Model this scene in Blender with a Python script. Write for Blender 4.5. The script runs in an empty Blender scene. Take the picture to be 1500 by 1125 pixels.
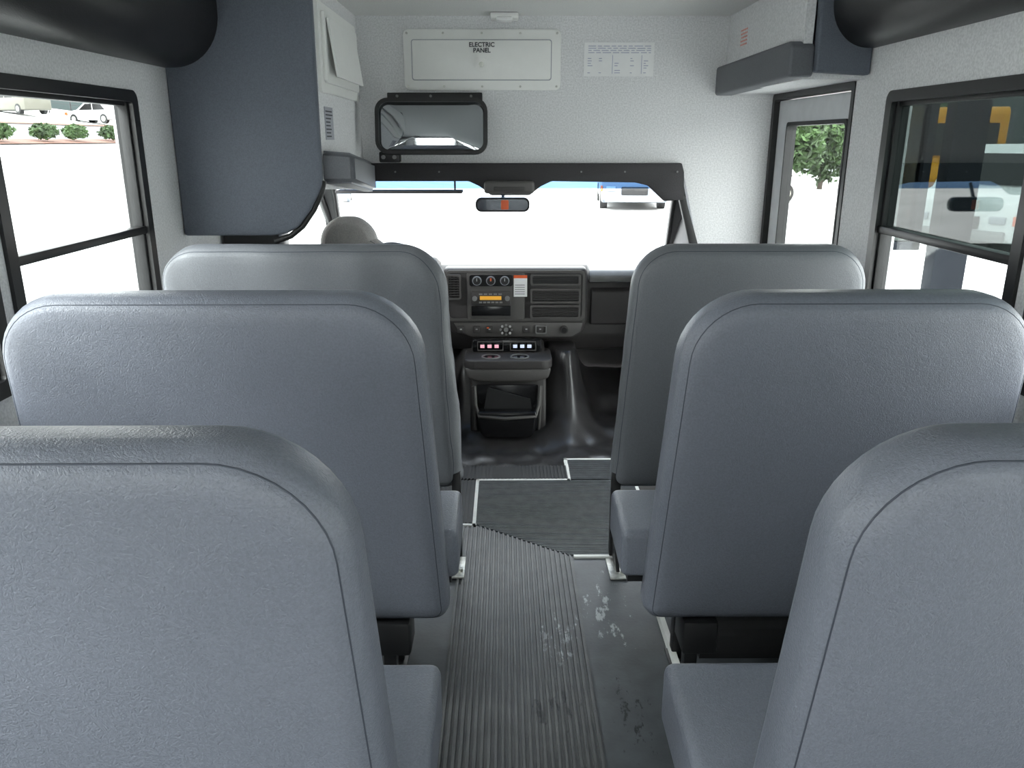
import bpy, bmesh, math, random
from mathutils import Vector, Matrix, noise, Euler
random.seed(4)
R=math.radians
sc=bpy.context.scene
COL=sc.collection

# ------------------------------------------------------------ materials
def M(name,col,rough=0.5,metal=0.0,var=0.0,vscale=20,bump=0.0,bscale=200,spec=0.5,emit=None,estr=0,detail=3,coat=0,crease=0.0):
    m=bpy.data.materials.new(name); m.use_nodes=True
    nt=m.node_tree; b=nt.nodes['Principled BSDF']
    b.inputs['Roughness'].default_value=rough
    b.inputs['Metallic'].default_value=metal
    b.inputs['Specular IOR Level'].default_value=spec
    b.inputs['Coat Weight'].default_value=coat
    tc=nt.nodes.new('ShaderNodeTexCoord')
    n=nt.nodes.new('ShaderNodeTexNoise'); n.inputs['Scale'].default_value=vscale; n.inputs['Detail'].default_value=detail
    nt.links.new(tc.outputs['Object'],n.inputs['Vector'])
    r=nt.nodes.new('ShaderNodeValToRGB')
    r.color_ramp.elements[0].position=0.35; r.color_ramp.elements[1].position=0.65
    r.color_ramp.elements[0].color=tuple(c*(1-var) for c in col)+(1,)
    r.color_ramp.elements[1].color=tuple(min(1,c*(1+var)) for c in col)+(1,)
    nt.links.new(n.outputs['Fac'],r.inputs['Fac'])
    nt.links.new(r.outputs['Color'],b.inputs['Base Color'])
    if bump>0:
        n2=nt.nodes.new('ShaderNodeTexNoise'); n2.inputs['Scale'].default_value=bscale; n2.inputs['Detail'].default_value=2
        nt.links.new(tc.outputs['Object'],n2.inputs['Vector'])
        bp=nt.nodes.new('ShaderNodeBump'); bp.inputs['Strength'].default_value=bump; bp.inputs['Distance'].default_value=0.002
        nt.links.new(n2.outputs['Fac'],bp.inputs['Height'])
        last=bp
        if crease>0:
            n3=nt.nodes.new('ShaderNodeTexNoise'); n3.inputs['Scale'].default_value=30; n3.inputs['Detail'].default_value=5; n3.inputs['Distortion'].default_value=2.2
            nt.links.new(tc.outputs['Object'],n3.inputs['Vector'])
            rr_=nt.nodes.new('ShaderNodeValToRGB'); el=rr_.color_ramp.elements
            el[0].position=0.46; el[0].color=(1,1,1,1); el[1].position=0.54; el[1].color=(1,1,1,1)
            k=rr_.color_ramp.elements.new(0.5); k.color=(0,0,0,1)
            nt.links.new(n3.outputs['Fac'],rr_.inputs['Fac'])
            b3=nt.nodes.new('ShaderNodeBump'); b3.inputs['Strength'].default_value=crease; b3.inputs['Distance'].default_value=0.0015
            nt.links.new(rr_.outputs['Color'],b3.inputs['Height']); nt.links.new(bp.outputs['Normal'],b3.inputs['Normal']); last=b3
        nt.links.new(last.outputs['Normal'],b.inputs['Normal'])
    if emit:
        b.inputs['Emission Color'].default_value=emit+(1,); b.inputs['Emission Strength'].default_value=estr
    return m

def glass(name,tint,refl=0.06):
    m=bpy.data.materials.new(name); m.use_nodes=True; nt=m.node_tree
    for n in list(nt.nodes): nt.nodes.remove(n)
    o=nt.nodes.new('ShaderNodeOutputMaterial'); mx=nt.nodes.new('ShaderNodeMixShader')
    t=nt.nodes.new('ShaderNodeBsdfTransparent'); t.inputs['Color'].default_value=tint+(1,)
    g=nt.nodes.new('ShaderNodeBsdfGlossy'); g.inputs['Roughness'].default_value=0.02
    mx.inputs['Fac'].default_value=refl
    nt.links.new(t.outputs[0],mx.inputs[1]); nt.links.new(g.outputs[0],mx.inputs[2]); nt.links.new(mx.outputs[0],o.inputs['Surface'])
    return m

WALL=M('speckled_wall_fabric',(0.70,0.70,0.71),0.85,var=0.11,vscale=150,bump=0.3,bscale=260,spec=0.2)
CEIL=M('ceiling_laminate',(0.70,0.70,0.69),0.8,var=0.05,vscale=150)
VINYL=M('seat_vinyl_bluegrey',(0.160,0.172,0.208),0.37,var=0.07,vscale=230,bump=0.55,bscale=330,spec=0.5,crease=0.30)
VINYL2=M('barrier_vinyl_grey',(0.150,0.158,0.175),0.42,var=0.06,vscale=230,bump=0.4,bscale=330,spec=0.5,crease=0.15)
PAD=M('padding_vinyl_slate',(0.115,0.128,0.155),0.6,var=0.10,vscale=260,bump=0.4,bscale=300,spec=0.3)
PAD2=M('padding_vinyl_grey',(0.135,0.14,0.155),0.55,var=0.08,vscale=260,bump=0.3,bscale=300,spec=0.3)
SEAM=M('seam_thread',(0.05,0.058,0.078),0.6)
BLACK=M('black_paint',(0.008,0.008,0.009),0.4,var=0.1)
BLKRUB=M('black_rubber',(0.014,0.014,0.015),0.55,var=0.1,bump=0.2)
DUCT=M('duct_black_vinyl',(0.010,0.0095,0.010),0.4,var=0.15,vscale=80,bump=0.3,bscale=300)
HEAD=M('header_trim_charcoal',(0.030,0.028,0.031),0.75,var=0.12,vscale=200,bump=0.3)
WHITEP=M('white_enamel',(0.82,0.82,0.80),0.35,var=0.01)
TRIMW=M('white_trim_strip',(0.75,0.75,0.73),0.5,var=0.05)
PAPER=M('paper',(0.8,0.8,0.8),0.8,var=0.02)
INK=M('ink_blue',(0.2,0.22,0.4),0.8)
INKR=M('ink_red',(0.75,0.35,0.30),0.8)
INKG=M('ink_dark',(0.06,0.06,0.07),0.8)
SILVER=M('galvanised_steel',(0.5,0.5,0.47),0.4,metal=0.8,var=0.2,vscale=60)
CHROME=M('mirror_silver',(0.40,0.42,0.44),0.04,metal=1.0)
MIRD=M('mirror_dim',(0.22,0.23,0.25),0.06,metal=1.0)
DASH=M('dash_plastic_dark',(0.045,0.041,0.041),0.55,var=0.1,vscale=300,bump=0.2,bscale=400)
DASH2=M('dash_plastic_grey',(0.085,0.080,0.078),0.5,var=0.06,vscale=300,bump=0.2,bscale=400)
DASHL=M('dash_plastic_light',(0.20,0.20,0.20),0.45,var=0.05)
GLOSSB=M('gloss_black',(0.008,0.008,0.009),0.2,var=0.1)
VINFL=M('cab_vinyl_black',(0.034,0.032,0.033),0.33,var=0.15,vscale=12,bump=0.3,bscale=120,spec=0.7)
DSEAT=M('driver_seat_cloth',(0.40,0.385,0.37),0.8,var=0.1,vscale=180,bump=0.4)
AMBER=M('amber_display',(0.5,0.25,0.03),0.4,emit=(1.0,0.5,0.05),estr=0.4)
SWR=M('switch_red',(0.6,0.3,0.35),0.4,emit=(1.0,0.5,0.6),estr=0.7)
SWB=M('switch_white',(0.6,0.65,0.8),0.4,emit=(0.7,0.8,1.0),estr=0.6)
DIAL=M('dial_print',(0.35,0.36,0.4),0.5)
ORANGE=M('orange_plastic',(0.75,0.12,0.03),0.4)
ICON=M('icon_white',(0.5,0.5,0.5),0.6)
GL_SIDE=glass('window_glass',(0.86,0.89,0.88),0.05)
GL_TINT=glass('window_glass_tinted',(0.27,0.31,0.30),0.09)
GL_WS=glass('windshield_glass',(0.86,0.90,0.89),0.04)
GL_BLUE=glass('windshield_shade_band',(0.11,0.21,0.36),0.04)

def floor_mat(name,col,rough,scc,rad,dcc,drad):
    m=M(name,col,rough,var=0.16,vscale=14,bump=0.25,bscale=90,detail=6)
    nt=m.node_tree; b=nt.nodes['Principled BSDF']
    base=b.inputs['Base Color'].links[0].from_socket
    g=nt.nodes.new('ShaderNodeNewGeometry')
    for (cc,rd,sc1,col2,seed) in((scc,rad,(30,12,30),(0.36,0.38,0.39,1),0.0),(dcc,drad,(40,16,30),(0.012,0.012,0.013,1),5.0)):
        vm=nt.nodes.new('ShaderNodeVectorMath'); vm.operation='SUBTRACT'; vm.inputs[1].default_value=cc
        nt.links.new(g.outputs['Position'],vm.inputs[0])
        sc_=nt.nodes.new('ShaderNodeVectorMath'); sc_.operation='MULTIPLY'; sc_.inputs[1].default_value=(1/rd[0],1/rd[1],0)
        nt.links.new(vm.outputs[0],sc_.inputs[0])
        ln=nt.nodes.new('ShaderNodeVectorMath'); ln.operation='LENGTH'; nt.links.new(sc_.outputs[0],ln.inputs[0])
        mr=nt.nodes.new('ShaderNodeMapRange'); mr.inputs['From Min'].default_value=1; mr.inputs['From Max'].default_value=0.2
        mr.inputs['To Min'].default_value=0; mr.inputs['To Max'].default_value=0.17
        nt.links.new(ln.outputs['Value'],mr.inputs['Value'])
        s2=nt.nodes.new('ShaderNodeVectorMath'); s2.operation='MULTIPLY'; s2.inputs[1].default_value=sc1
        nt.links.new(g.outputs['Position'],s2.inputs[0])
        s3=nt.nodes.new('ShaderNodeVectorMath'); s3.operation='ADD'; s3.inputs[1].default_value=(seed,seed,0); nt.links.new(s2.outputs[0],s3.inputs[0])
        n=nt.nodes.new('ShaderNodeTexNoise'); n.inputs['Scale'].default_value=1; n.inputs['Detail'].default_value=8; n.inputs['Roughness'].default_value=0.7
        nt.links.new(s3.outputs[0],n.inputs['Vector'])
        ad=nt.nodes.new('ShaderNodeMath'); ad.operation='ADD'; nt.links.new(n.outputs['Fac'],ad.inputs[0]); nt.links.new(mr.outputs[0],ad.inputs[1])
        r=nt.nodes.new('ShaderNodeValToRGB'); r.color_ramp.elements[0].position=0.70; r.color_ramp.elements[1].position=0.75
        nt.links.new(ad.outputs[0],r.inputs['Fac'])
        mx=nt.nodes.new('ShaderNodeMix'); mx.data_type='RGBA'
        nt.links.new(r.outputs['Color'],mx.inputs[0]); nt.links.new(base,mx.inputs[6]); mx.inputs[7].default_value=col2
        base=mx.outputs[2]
    nt.links.new(base,b.inputs['Base Color'])
    return m
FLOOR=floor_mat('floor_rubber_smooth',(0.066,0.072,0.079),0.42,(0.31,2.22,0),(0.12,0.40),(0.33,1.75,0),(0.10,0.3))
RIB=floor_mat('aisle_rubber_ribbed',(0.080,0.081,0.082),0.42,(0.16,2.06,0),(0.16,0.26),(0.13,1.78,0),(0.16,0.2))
RIB2=M('entry_rubber_ribbed',(0.062,0.067,0.074),0.5,var=0.2,vscale=25,bump=0.2,detail=6)

# ------------------------------------------------------------ helpers
def E(name,loc=(0,0,0)):
    e=bpy.data.objects.new(name,None); COL.objects.link(e); e.location=loc; e.empty_display_size=0.1
    return e
def reg(name,me,mat,parent=None,smooth=False):
    o=bpy.data.objects.new(name,me); COL.objects.link(o)
    if mat is not None: me.materials.append(mat)
    if smooth:
        for p in me.polygons: p.use_smooth=True
    if parent:
        o.parent=parent; o.matrix_parent_inverse=Matrix.Translation(-parent.location)
    return o
def frombm(name,bm,mat,parent=None,smooth=False,angle=None):
    bmesh.ops.recalc_face_normals(bm,faces=bm.faces)
    me=bpy.data.meshes.new(name); bm.to_mesh(me); bm.free()
    if angle is not None: smooth=True
    o=reg(name,me,mat,parent,smooth)
    if angle is not None:
        try: me.set_sharp_from_angle(angle=R(angle))
        except Exception: pass
    return o
def box(name,a,b,mat,parent=None,bev=0.0,seg=2,rot=None):
    bm=bmesh.new(); bmesh.ops.create_cube(bm,size=1)
    lo=Vector([min(a[i],b[i]) for i in range(3)]); hi=Vector([max(a[i],b[i]) for i in range(3)])
    c=(lo+hi)/2; s=hi-lo
    for v in bm.verts: v.co=Vector((v.co.x*s.x,v.co.y*s.y,v.co.z*s.z))
    if bev>0:
        bev=min(bev,min(s)*0.49)
        bmesh.ops.bevel(bm,geom=bm.edges[:],offset=bev,segments=seg,profile=0.5,affect='EDGES')
    if rot:
        m=Euler(rot).to_matrix()
        for v in bm.verts: v.co=m@v.co
    for v in bm.verts: v.co+=c
    return frombm(name,bm,mat,parent,angle=40 if bev>0 else None)
def prism(name,pts,axis,a0,a1,mat,parent=None,bev=0.0,seg=2):
    """pts 2D: axis y -> (x,z); axis x -> (y,z); axis z -> (x,y)"""
    bm=bmesh.new()
    def P(p,a):
        if axis=='y': return (p[0],a,p[1])
        if axis=='x': return (a,p[0],p[1])
        return (p[0],p[1],a)
    v0=[bm.verts.new(P(p,a0)) for p in pts]; v1=[bm.verts.new(P(p,a1)) for p in pts]
    bm.faces.new(v0); bm.faces.new(v1[::-1]); n=len(pts)
    for i in range(n): bm.faces.new([v0[i],v0[(i+1)%n],v1[(i+1)%n],v1[i]])
    bmesh.ops.recalc_face_normals(bm,faces=bm.faces)
    if bev>0: bmesh.ops.bevel(bm,geom=bm.edges[:],offset=bev,segments=seg,profile=0.5,affect='EDGES',clamp_overlap=True)
    return frombm(name,bm,mat,parent,angle=40 if bev>0 else None)
def rr(x0,x1,z0,z1,r,n=6):
    out=[]
    for cx,cz,a in((x1-r,z1-r,0),(x0+r,z1-r,90),(x0+r,z0+r,180),(x1-r,z0+r,270)):
        for i in range(n+1):
            t=R(a+90*i/n); out.append((cx+r*math.cos(t),cz+r*math.sin(t)))
    return out
def ring(name,outer,inner,axis,a0,a1,mat,parent=None):
    bm=bmesh.new()
    def P(p,a):
        if axis=='y': return (p[0],a,p[1])
        if axis=='x': return (a,p[0],p[1])
        return (p[0],p[1],a)
    L=[[bm.verts.new(P(p,a)) for p in o] for o,a in((outer,a0),(outer,a1),(inner,a1),(inner,a0))]
    n=len(outer)
    for k in range(4):
        A=L[k];B=L[(k+1)%4]
        for i in range(n): bm.faces.new([A[i],A[(i+1)%n],B[(i+1)%n],B[i]])
    return frombm(name,bm,mat,parent,angle=35)
def cyl(name,c,r,h,axis,mat,parent=None,seg=24,r2=None,bev=0):
    bm=bmesh.new(); bmesh.ops.create_cone(bm,cap_ends=True,segments=seg,radius1=r,radius2=r if r2 is None else r2,depth=h)
    if bev>0:
        es=[e for e in bm.edges if abs(e.verts[0].co.z-e.verts[1].co.z)<1e-6]
        bmesh.ops.bevel(bm,geom=es,offset=bev,segments=2,affect='EDGES')
    if axis=='y': m=Matrix.Rotation(R(90),3,'X')
    elif axis=='x': m=Matrix.Rotation(R(90),3,'Y')
    else: m=Matrix.Identity(3)
    for v in bm.verts: v.co=m@v.co+Vector(c)
    return frombm(name,bm,mat,parent,angle=40)
def tube(name,pts,r,mat,parent=None,cyclic=False,res=3):
    cu=bpy.data.curves.new(name,'CURVE'); cu.dimensions='3D'; cu.bevel_depth=r; cu.bevel_resolution=res
    sp=cu.splines.new('POLY'); sp.points.add(len(pts)-1)
    for i,p in enumerate(pts): sp.points[i].co=(p[0],p[1],p[2],1)
    sp.use_cyclic_u=cyclic; cu.materials.append(mat); cu.use_fill_caps=True
    o=bpy.data.objects.new(name,cu); COL.objects.link(o)
    if parent: o.parent=parent; o.matrix_parent_inverse=Matrix.Translation(-parent.location)
    return o
def text(name,body,size,loc,rot,mat,parent=None,align='CENTER'):
    cu=bpy.data.curves.new(name,'FONT'); cu.body=body; cu.size=size; cu.align_x=align; cu.align_y='CENTER'; cu.extrude=0.0004; cu.offset=0.0006
    cu.materials.append(mat); cu.space_line=0.9
    o=bpy.data.objects.new(name,cu); COL.objects.link(o); o.location=loc; o.rotation_euler=rot
    if parent: o.parent=parent; o.matrix_parent_inverse=Matrix.Translation(-parent.location)
    return o

# padded, rounded panel (seat back / barrier / headrest)
def outline(xl,xr,zb,zt,rt,rb,ins,n=10):
    pts=[]
    for sx,sz,a in((1,1,0),(-1,1,90),(-1,-1,180),(1,-1,270)):
        r=rt if sz>0 else rb
        off=max(r,ins); rad=max(r-ins,0.0)
        cx=(xr-off) if sx>0 else (xl+off); cz=(zt-off) if sz>0 else (zb+off)
        for i in range(n+1):
            t=R(a+90*i/n); pts.append((cx+rad*math.cos(t),cz+rad*math.sin(t)))
    return pts
def dense(o):
    q=[]
    for i in range(len(o)):
        a=Vector(o[i]); b=Vector(o[(i+1)%len(o)]); q.append(tuple(a))
        if i%11==10:
            for s in range(1,13): q.append(tuple(a.lerp(b,s/13)))
    return q
def padded(name,xl,xr,zb,zt,y0,t,lean,rt,rb,tl,tr,mat,parent,seam=True,bulge=0.012,wr=0.0,seed=0):
    prof=[(0.30,-t/2-bulge),(0.2,-t/2-bulge*0.8),(0.12,-t/2-bulge*0.5),(0.06,-t/2-bulge*0.15),(0.034,-t/2+0.001),(0.022,-t/2+0.007),(0.018,-t/2+0.0125),
          (0.013,-t/2+0.016),(0.004,-t/2+0.030),(0,-t/2+0.045),(0,0),(0,t/2-0.04),(0.005,t/2-0.025),(0.018,t/2-0.008),(0.04,t/2),(0.1,t/2+0.006),(0.2,t/2+0.01)]
    mid=(xl+xr)/2; lim=min(xr-xl,zt-zb)*0.46
    bm=bmesh.new(); rings=[]
    def TP(p,yo):
        f=(p[1]-zb)/(zt-zb); x=p[0]
        k=max(-1,min(1,(x-mid)/((xr-xl)*0.35)))
        x+= -tr*f*max(0,k) + tl*f*max(0,-k)
        y=y0+yo+(zt-p[1])*lean
        v=Vector((x,y,p[1]))
        if wr>0:
            q=noise.noise(Vector((x*7+seed,p[1]*3.2,seed*1.7)))
            v.y+=wr*q
            v.x+=wr*(0.8*noise.noise(Vector((seed,p[1]*8,y*22)))+0.5*math.sin(p[1]*5+y*60)*abs(k))
        return v
    for ins,yo in prof:
        rings.append([bm.verts.new(TP(p,yo)) for p in dense(outline(xl,xr,zb,zt,rt,rb,min(ins,lim)))])
    n=len(rings[0])
    for A,B in zip(rings,rings[1:]):
        for i in range(n): bm.faces.new([A[i],A[(i+1)%n],B[(i+1)%n],B[i]])
    bm.faces.new(rings[0]); bm.faces.new(rings[-1][::-1])
    bmesh.ops.remove_doubles(bm,verts=bm.verts,dist=0.00005)
    ob=frombm(name,bm,mat,parent,smooth=True)
    if seam:
        tube(name+'_seam',[TP(p,-t/2+0.0118) for p in dense(outline(xl,xr,zb,zt,rt,rb,0.0185))],0.0013,SEAM,parent,cyclic=True,res=1)
    return ob

H=1.44
CZ=1.96          # ceiling height
XL,XR=-1.16,1.215 # inner wall faces
YB,YF=-1.7,3.82  # back wall, bulkhead

# ------------------------------------------------------------ seats
def bus_seat(y0,xl,xr,side,cd,zt):
    e=E('bus_seat',((xl+xr)/2,y0,0))
    ta=0.045
    padded('backrest',xl,xr,0.28,zt,y0,0.125,0.11,0.150,0.045,0.02 if side<0 else ta,ta if side<0 else 0.02,VINYL,e)
    cl,cr=(xl,xr+0.020) if side<0 else (xl-0.052,xr)
    bm=bmesh.new(); bmesh.ops.create_cube(bm,size=1)
    ya,yb=y0+0.10,y0+cd
    for v in bm.verts:
        v.co=Vector(((cl+cr)/2+v.co.x*(cr-cl),(ya+yb)/2+v.co.y*(yb-ya),0.435+v.co.z*0.13))
        if v.co.y>(ya+yb)/2: v.co.z+=0.012
    bmesh.ops.bevel(bm,geom=bm.edges[:],offset=0.022,segments=5,profile=0.55,affect='EDGES')
    frombm('cushion',bm,VINYL,e,smooth=True)
    box('seat_pan',(cl+0.02,ya+0.02,0.35),(cr-0.02,yb-0.03,0.372),BLACK,e)
    ax=xr-0.17 if side<0 else xl+0.15
    wx=xl+0.08 if side<0 else xr-0.08
    for nm,x in(('leg_aisle',ax),('leg_wall',wx)):
        box(nm+'_rear',(x-0.018,y0+0.13,0),(x+0.018,y0+0.165,0.36),BLACK,e,0.004)
        box(nm+'_front',(x-0.018,y0+0.27,0),(x+0.018,y0+0.305,0.36),BLACK,e,0.004)
        box(nm+'_rail',(x-0.016,y0+0.10,0.32),(x+0.016,y0+0.32,0.352),BLACK,e,0.004)
        box(nm+'_foot',(x-0.028,y0+0.11,0),(x+0.028,y0+0.32,0.008),BLACK,e,0.002)
    bx=(xr-0.20,xr-0.10) if side<0 else (xl+0.10,xl+0.19)
    box('frame_bracket',(bx[0],y0+0.03,0.19),(bx[1],y0+0.13,0.285),BLACK,e,0.01)
    a2=xr-0.01 if side<0 else xl+0.01
    tube('belt_strap',[(a2,y0+0.14,0.50),(a2+0.012*side,y0+0.16,0.37),(ax,y0+0.17,0.30)],0.008,BLACK,e)
    return e
bus_seat(0.86,-1.10,-0.14,-1,0.415,1.120); bus_seat(0.86,0.345,1.17,1,0.415,1.120)
bus_seat(1.70,-1.11,-0.14,-1,0.345,1.128); bus_seat(1.70,0.345,1.17,1,0.345,1.128)
def barrier(y0,xl,xr,side,wr):
    e=E('crash_barrier',((xl+xr)/2,y0,0))
    padded('padded_panel',xl,xr,0.27,1.122,y0,0.105,0.05,0.13,0.05,0.02 if side<0 else 0.05,0.05 if side<0 else 0.02,VINYL2,e,seam=True,wr=wr,seed=3)
    ax=xr-0.022 if side<0 else xl+0.022
    wx=xl+0.1 if side<0 else xr-0.1
    for x in(ax,wx):
        box('post',(x-0.016,y0+0.00,0.01),(x+0.016,y0+0.032,0.33),BLACK,e,0.003)
        z0=0.0095 if abs(x)<0.25 else 0.001
        box('foot_flange',(x-0.030,y0-0.15,z0),(x+0.030,y0-0.01,z0+0.007),SILVER,e,0.002)
        prism('foot_gusset',[(y0-0.12,0.015),(y0+0.0,0.015),(y0+0.0,0.11)],'x',x-0.006,x+0.006,BLACK,e)
        cyl('foot_bolt',(x+0.017,y0-0.11,z0+0.012),0.008,0.012,'z',SILVER,e,seg=6)
    return e
barrier(2.56,-1.12,-0.150,-1,0.014)
barrier(2.56,0.365,1.18,1,0.004)

# driver seat
e=E('driver_seat',(-0.62,3.72,0))
padded('backrest',-0.90,-0.45,0.42,1.03,3.66,0.12,0.12,0.15,0.06,0.06,0.06,DSEAT,e,seam=True)
padded('headrest_bolster',-0.845,-0.570,0.78,1.110,3.66,0.13,0.12,0.115,0.05,0.015,0.015,DSEAT,e,seam=False)
box('cushion',(-0.87,3.78,0.30),(-0.42,4.22,0.44),DSEAT,e,0.05,4)
box('pedestal',(-0.80,3.80,-0.05),(-0.49,4.15,0.31),BLACK,e,0.02)

# ------------------------------------------------------------ floor
def slab(name,pts,z0,z1,mat,parent=None): return prism(name,pts,'z',z0,z1,mat,parent)
slab('floor',[(XL,YB),(XR,YB),(XR,2.88),(0.56,2.88),(0.56,3.50),(0.30,3.50),(0.30,3.27),(XL,3.27)],-0.06,0.0,FLOOR)
bm=bmesh.new()
x=-0.172; pitch=0.0172
def yend(x):
    if x<-0.10: return 2.80
    return 2.80-(x+0.10)*(0.235/0.34)
def addbox(bm,x0,x1,y0,y1a,y1b,z0,z1,ch=0.0):
    vs=[bm.verts.new(p) for p in((x0,y0,z0),(x1,y0,z0),(x1,y1b,z0),(x0,y1a,z0),(x0+ch,y0,z1),(x1-ch,y0,z1),(x1-ch,y1b,z1),(x0+ch,y1a,z1))]
    for f in((0,1,2,3),(4,5,6,7),(0,1,5,4),(1,2,6,5),(2,3,7,6),(3,0,4,7)): bm.faces.new([vs[i] for i in f])
while x<0.23:
    addbox(bm,x,x+pitch,YB+0.01,yend(x),yend(x+pitch),0.0,0.003)
    addbox(bm,x+0.004,x+pitch-0.004,YB+0.01,yend(x),yend(x+pitch),0.003,0.0095,0.0012)
    x+=pitch
frombm('aisle_runner',bm,RIB)
bm=bmesh.new(); y=2.58
while y<3.47:
    xa=-0.115; xb=0.56 if y>2.88 else 0.95
    if y<2.81: xa=max(xa,-0.10+(2.80-y)*(0.34/0.235)+0.005)
    if y>3.235: xa=0.29
    if y<3.235 or y>3.25:
        addbox(bm,xa,xb,y,y+0.0125,y+0.0125,0.0,0.003)
        addbox(bm,xa,xb,y+0.003,y+0.0095,y+0.0095,0.003,0.0055)
    y+=0.0125
frombm('entry_floor_mat',bm,RIB2)
e=E('trim_floor',(0,3,0))
def strip(x0,y0,x1,y1,z=0.0075): box('strip',(x0,y0,0.0),(x1,y1,z),TRIMW,e)
strip(-0.172,2.81,-0.115,2.825); strip(-0.13,2.81,-0.117,3.25); strip(-0.13,3.238,0.285,3.252)
strip(0.272,3.238,0.287,3.485); strip(0.272,3.472,0.56,3.488); strip(0.245,2.562,0.95,2.577)
box('strip',(0.475,1.9,0),(0.49,2.30,0.03),TRIMW,e)
bm=bmesh.new(); x=-0.6
while x<0.27:
    addbox(bm,x,x+0.016,3.255,3.40,3.40,-0.01,0.004); addbox(bm,x+0.004,x+0.012,3.255,3.40,3.40,0.004,0.009); x+=0.016
frombm('cab_sill_mat',bm,BLKRUB)
bm=bmesh.new(); x=-0.34
while x<-0.14:
    addbox(bm,x,x+0.016,2.83,3.24,3.24,0.0,0.004); addbox(bm,x+0.004,x+0.012,2.83,3.24,3.24,0.004,0.009); x+=0.016
frombm('side_rubber_mat',bm,BLKRUB)
def sm(a,b,x):
    t=max(0,min(1,(x-a)/(b-a))); return t*t*(3-2*t)
def cabz(x,y):
    z=-0.02-0.04*sm(3.4,3.7,y)
    hump=sm(-0.36,-0.22,x)*(1-sm(0.30,0.50,x))
    z+=hump*0.30*sm(4.0,4.28,y)
    dx=(x-0.335)/(0.09+0.03*sm(4.2,3.9,y))
    z+=0.34*math.exp(-dx*dx)*sm(3.78,4.20,y-0.15*abs(x-0.34))*(1-sm(4.30,4.45,y))
    z+=0.20*sm(4.25,4.6,y)
    w=noise.noise(Vector((x*5,y*7,2)))*0.024+noise.noise(Vector((x*14,y*9,7)))*0.012
    w+=0.015*math.sin(18*(y+0.35*x)+3*noise.noise(Vector((x*3,y*3,5))))*sm(3.45,3.65,y)*(1-sm(4.0,4.15,y))
    w+=0.012*math.sin(60*x+6*y)*sm(3.9,4.1,y)*math.exp(-dx*dx*0.5)
    return min(z+w*sm(3.38,3.5,y),0.36)
bm=bmesh.new(); NX,NY=170,120; g=[]
for j in range(NY+1):
    row=[]
    for i in range(NX+1):
        xx=-1.0+1.98*i/NX; yy=3.27+1.34*j/NY
        row.append(bm.verts.new((xx,yy,cabz(xx,yy))))
    g.append(row)
for j in range(NY):
    for i in range(NX):
        xx=-1.0+1.98*(i+.5)/NX; yy=3.27+1.34*(j+.5)/NY
        if xx>0.28 and yy<3.50: continue
        if xx>0.56 and yy<3.82: continue
        bm.faces.new([g[j][i],g[j][i+1],g[j+1][i+1],g[j+1][i]])
bmesh.ops.delete(bm,geom=[v for v in bm.verts if not v.link_faces],context='VERTS')
frombm('cab_floor_cover',bm,VINFL,smooth=True)
e=E('entry_steps',(0.87,3.3,0))
box('lower_tread',(0.86,2.90,-0.56),(XR-0.01,3.81,-0.50),BLKRUB,e)
box('upper_tread',(0.58,2.90,-0.30),(0.86,3.81,-0.25),BLKRUB,e)
box('riser_1',(0.565,2.90,-0.30),(0.58,3.81,-0.01),WHITEP,e)
box('riser_2',(0.85,2.90,-0.55),(0.86,3.81,-0.30),WHITEP,e)
box('side_panel',(0.58,2.885,-0.55),(XR-0.01,2.90,-0.06),WHITEP,e)
prism('wheel_well',rr(1.97,2.38,-0.05,0.17,0.09),'x',0.56,XR-0.09,BLKRUB)

# ------------------------------------------------------------ side walls with windows
WZ0,WZ1=0.885,1.575
wins=[(1.88,2.65),(1.02,1.80),(0.16,0.94),(-0.70,0.08),(-1.56,-0.78)]
def sidewall(nm,x0,x1,yfront):
    e=E('wall_'+nm,(x0,0,0))
    box('lower',(x0,YB,-0.06),(x1,yfront,WZ0),WALL,e)
    box('upper',(x0,YB,WZ1),(x1,yfront,CZ),WALL,e)
    ys=[yfront]
    for a,b in wins: ys+= [b,a]
    ys.append(YB)
    for i in range(0,len(ys),2):
        box('pillar',(x0,ys[i+1],WZ0),(x1,ys[i],WZ1),WALL,e)
    return e
sidewall('left',XL-0.07,XL,3.45)
sidewall('right',XR,XR+0.07,2.93)
n=1
for side,xf in(('l',XL),('r',XR)):
    sg=1 if side=='l' else -1
    for a,b in wins:
        e=E('window_%d'%n,(xf,(a+b)/2,1.24)); n+=1
        xa,xb=xf-0.05*sg,xf+0.010*sg
        lo,hi=min(xa,xb),max(xa,xb)
        ring('outer_frame',rr(a-0.015,b+0.015,WZ0-0.015,WZ1+0.012,0.03,5),rr(a+0.024,b-0.024,WZ0+0.024,WZ1-0.022,0.012,5),'x',lo,hi,BLACK,e)
        box('lower_sash_rail',(xf-0.035*sg,a+0.02,1.150),(xf+0.002*sg,b-0.02,1.174),BLACK,e,0.003)
        box('upper_sash_lip',(xf-0.04*sg,a+0.02,WZ1-0.035),(xf-0.01*sg,b-0.02,WZ1-0.02),BLKRUB,e,0.003)
        for yy in(a+0.022,b-0.036): box('sash_stile',(xf-0.035*sg,yy,WZ0+0.02),(xf-0.005*sg,yy+0.014,WZ1-0.02),BLKRUB,e,0.002)
        box('pane_upper',(xf-0.020*sg,a+0.02,1.16),(xf-0.024*sg,b-0.02,WZ1-0.02),GL_SIDE if side=='l' else GL_TINT,e)
        box('pane_lower',(xf-0.030*sg,a+0.02,WZ0+0.02),(xf-0.034*sg,b-0.02,1.16),GL_SIDE,e)
box('ceiling',(XL-0.07,YB,CZ),(XR+0.07,YF+0.05,CZ+0.05),CEIL)
e=E('wall_back',(0,YB,0))
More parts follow.
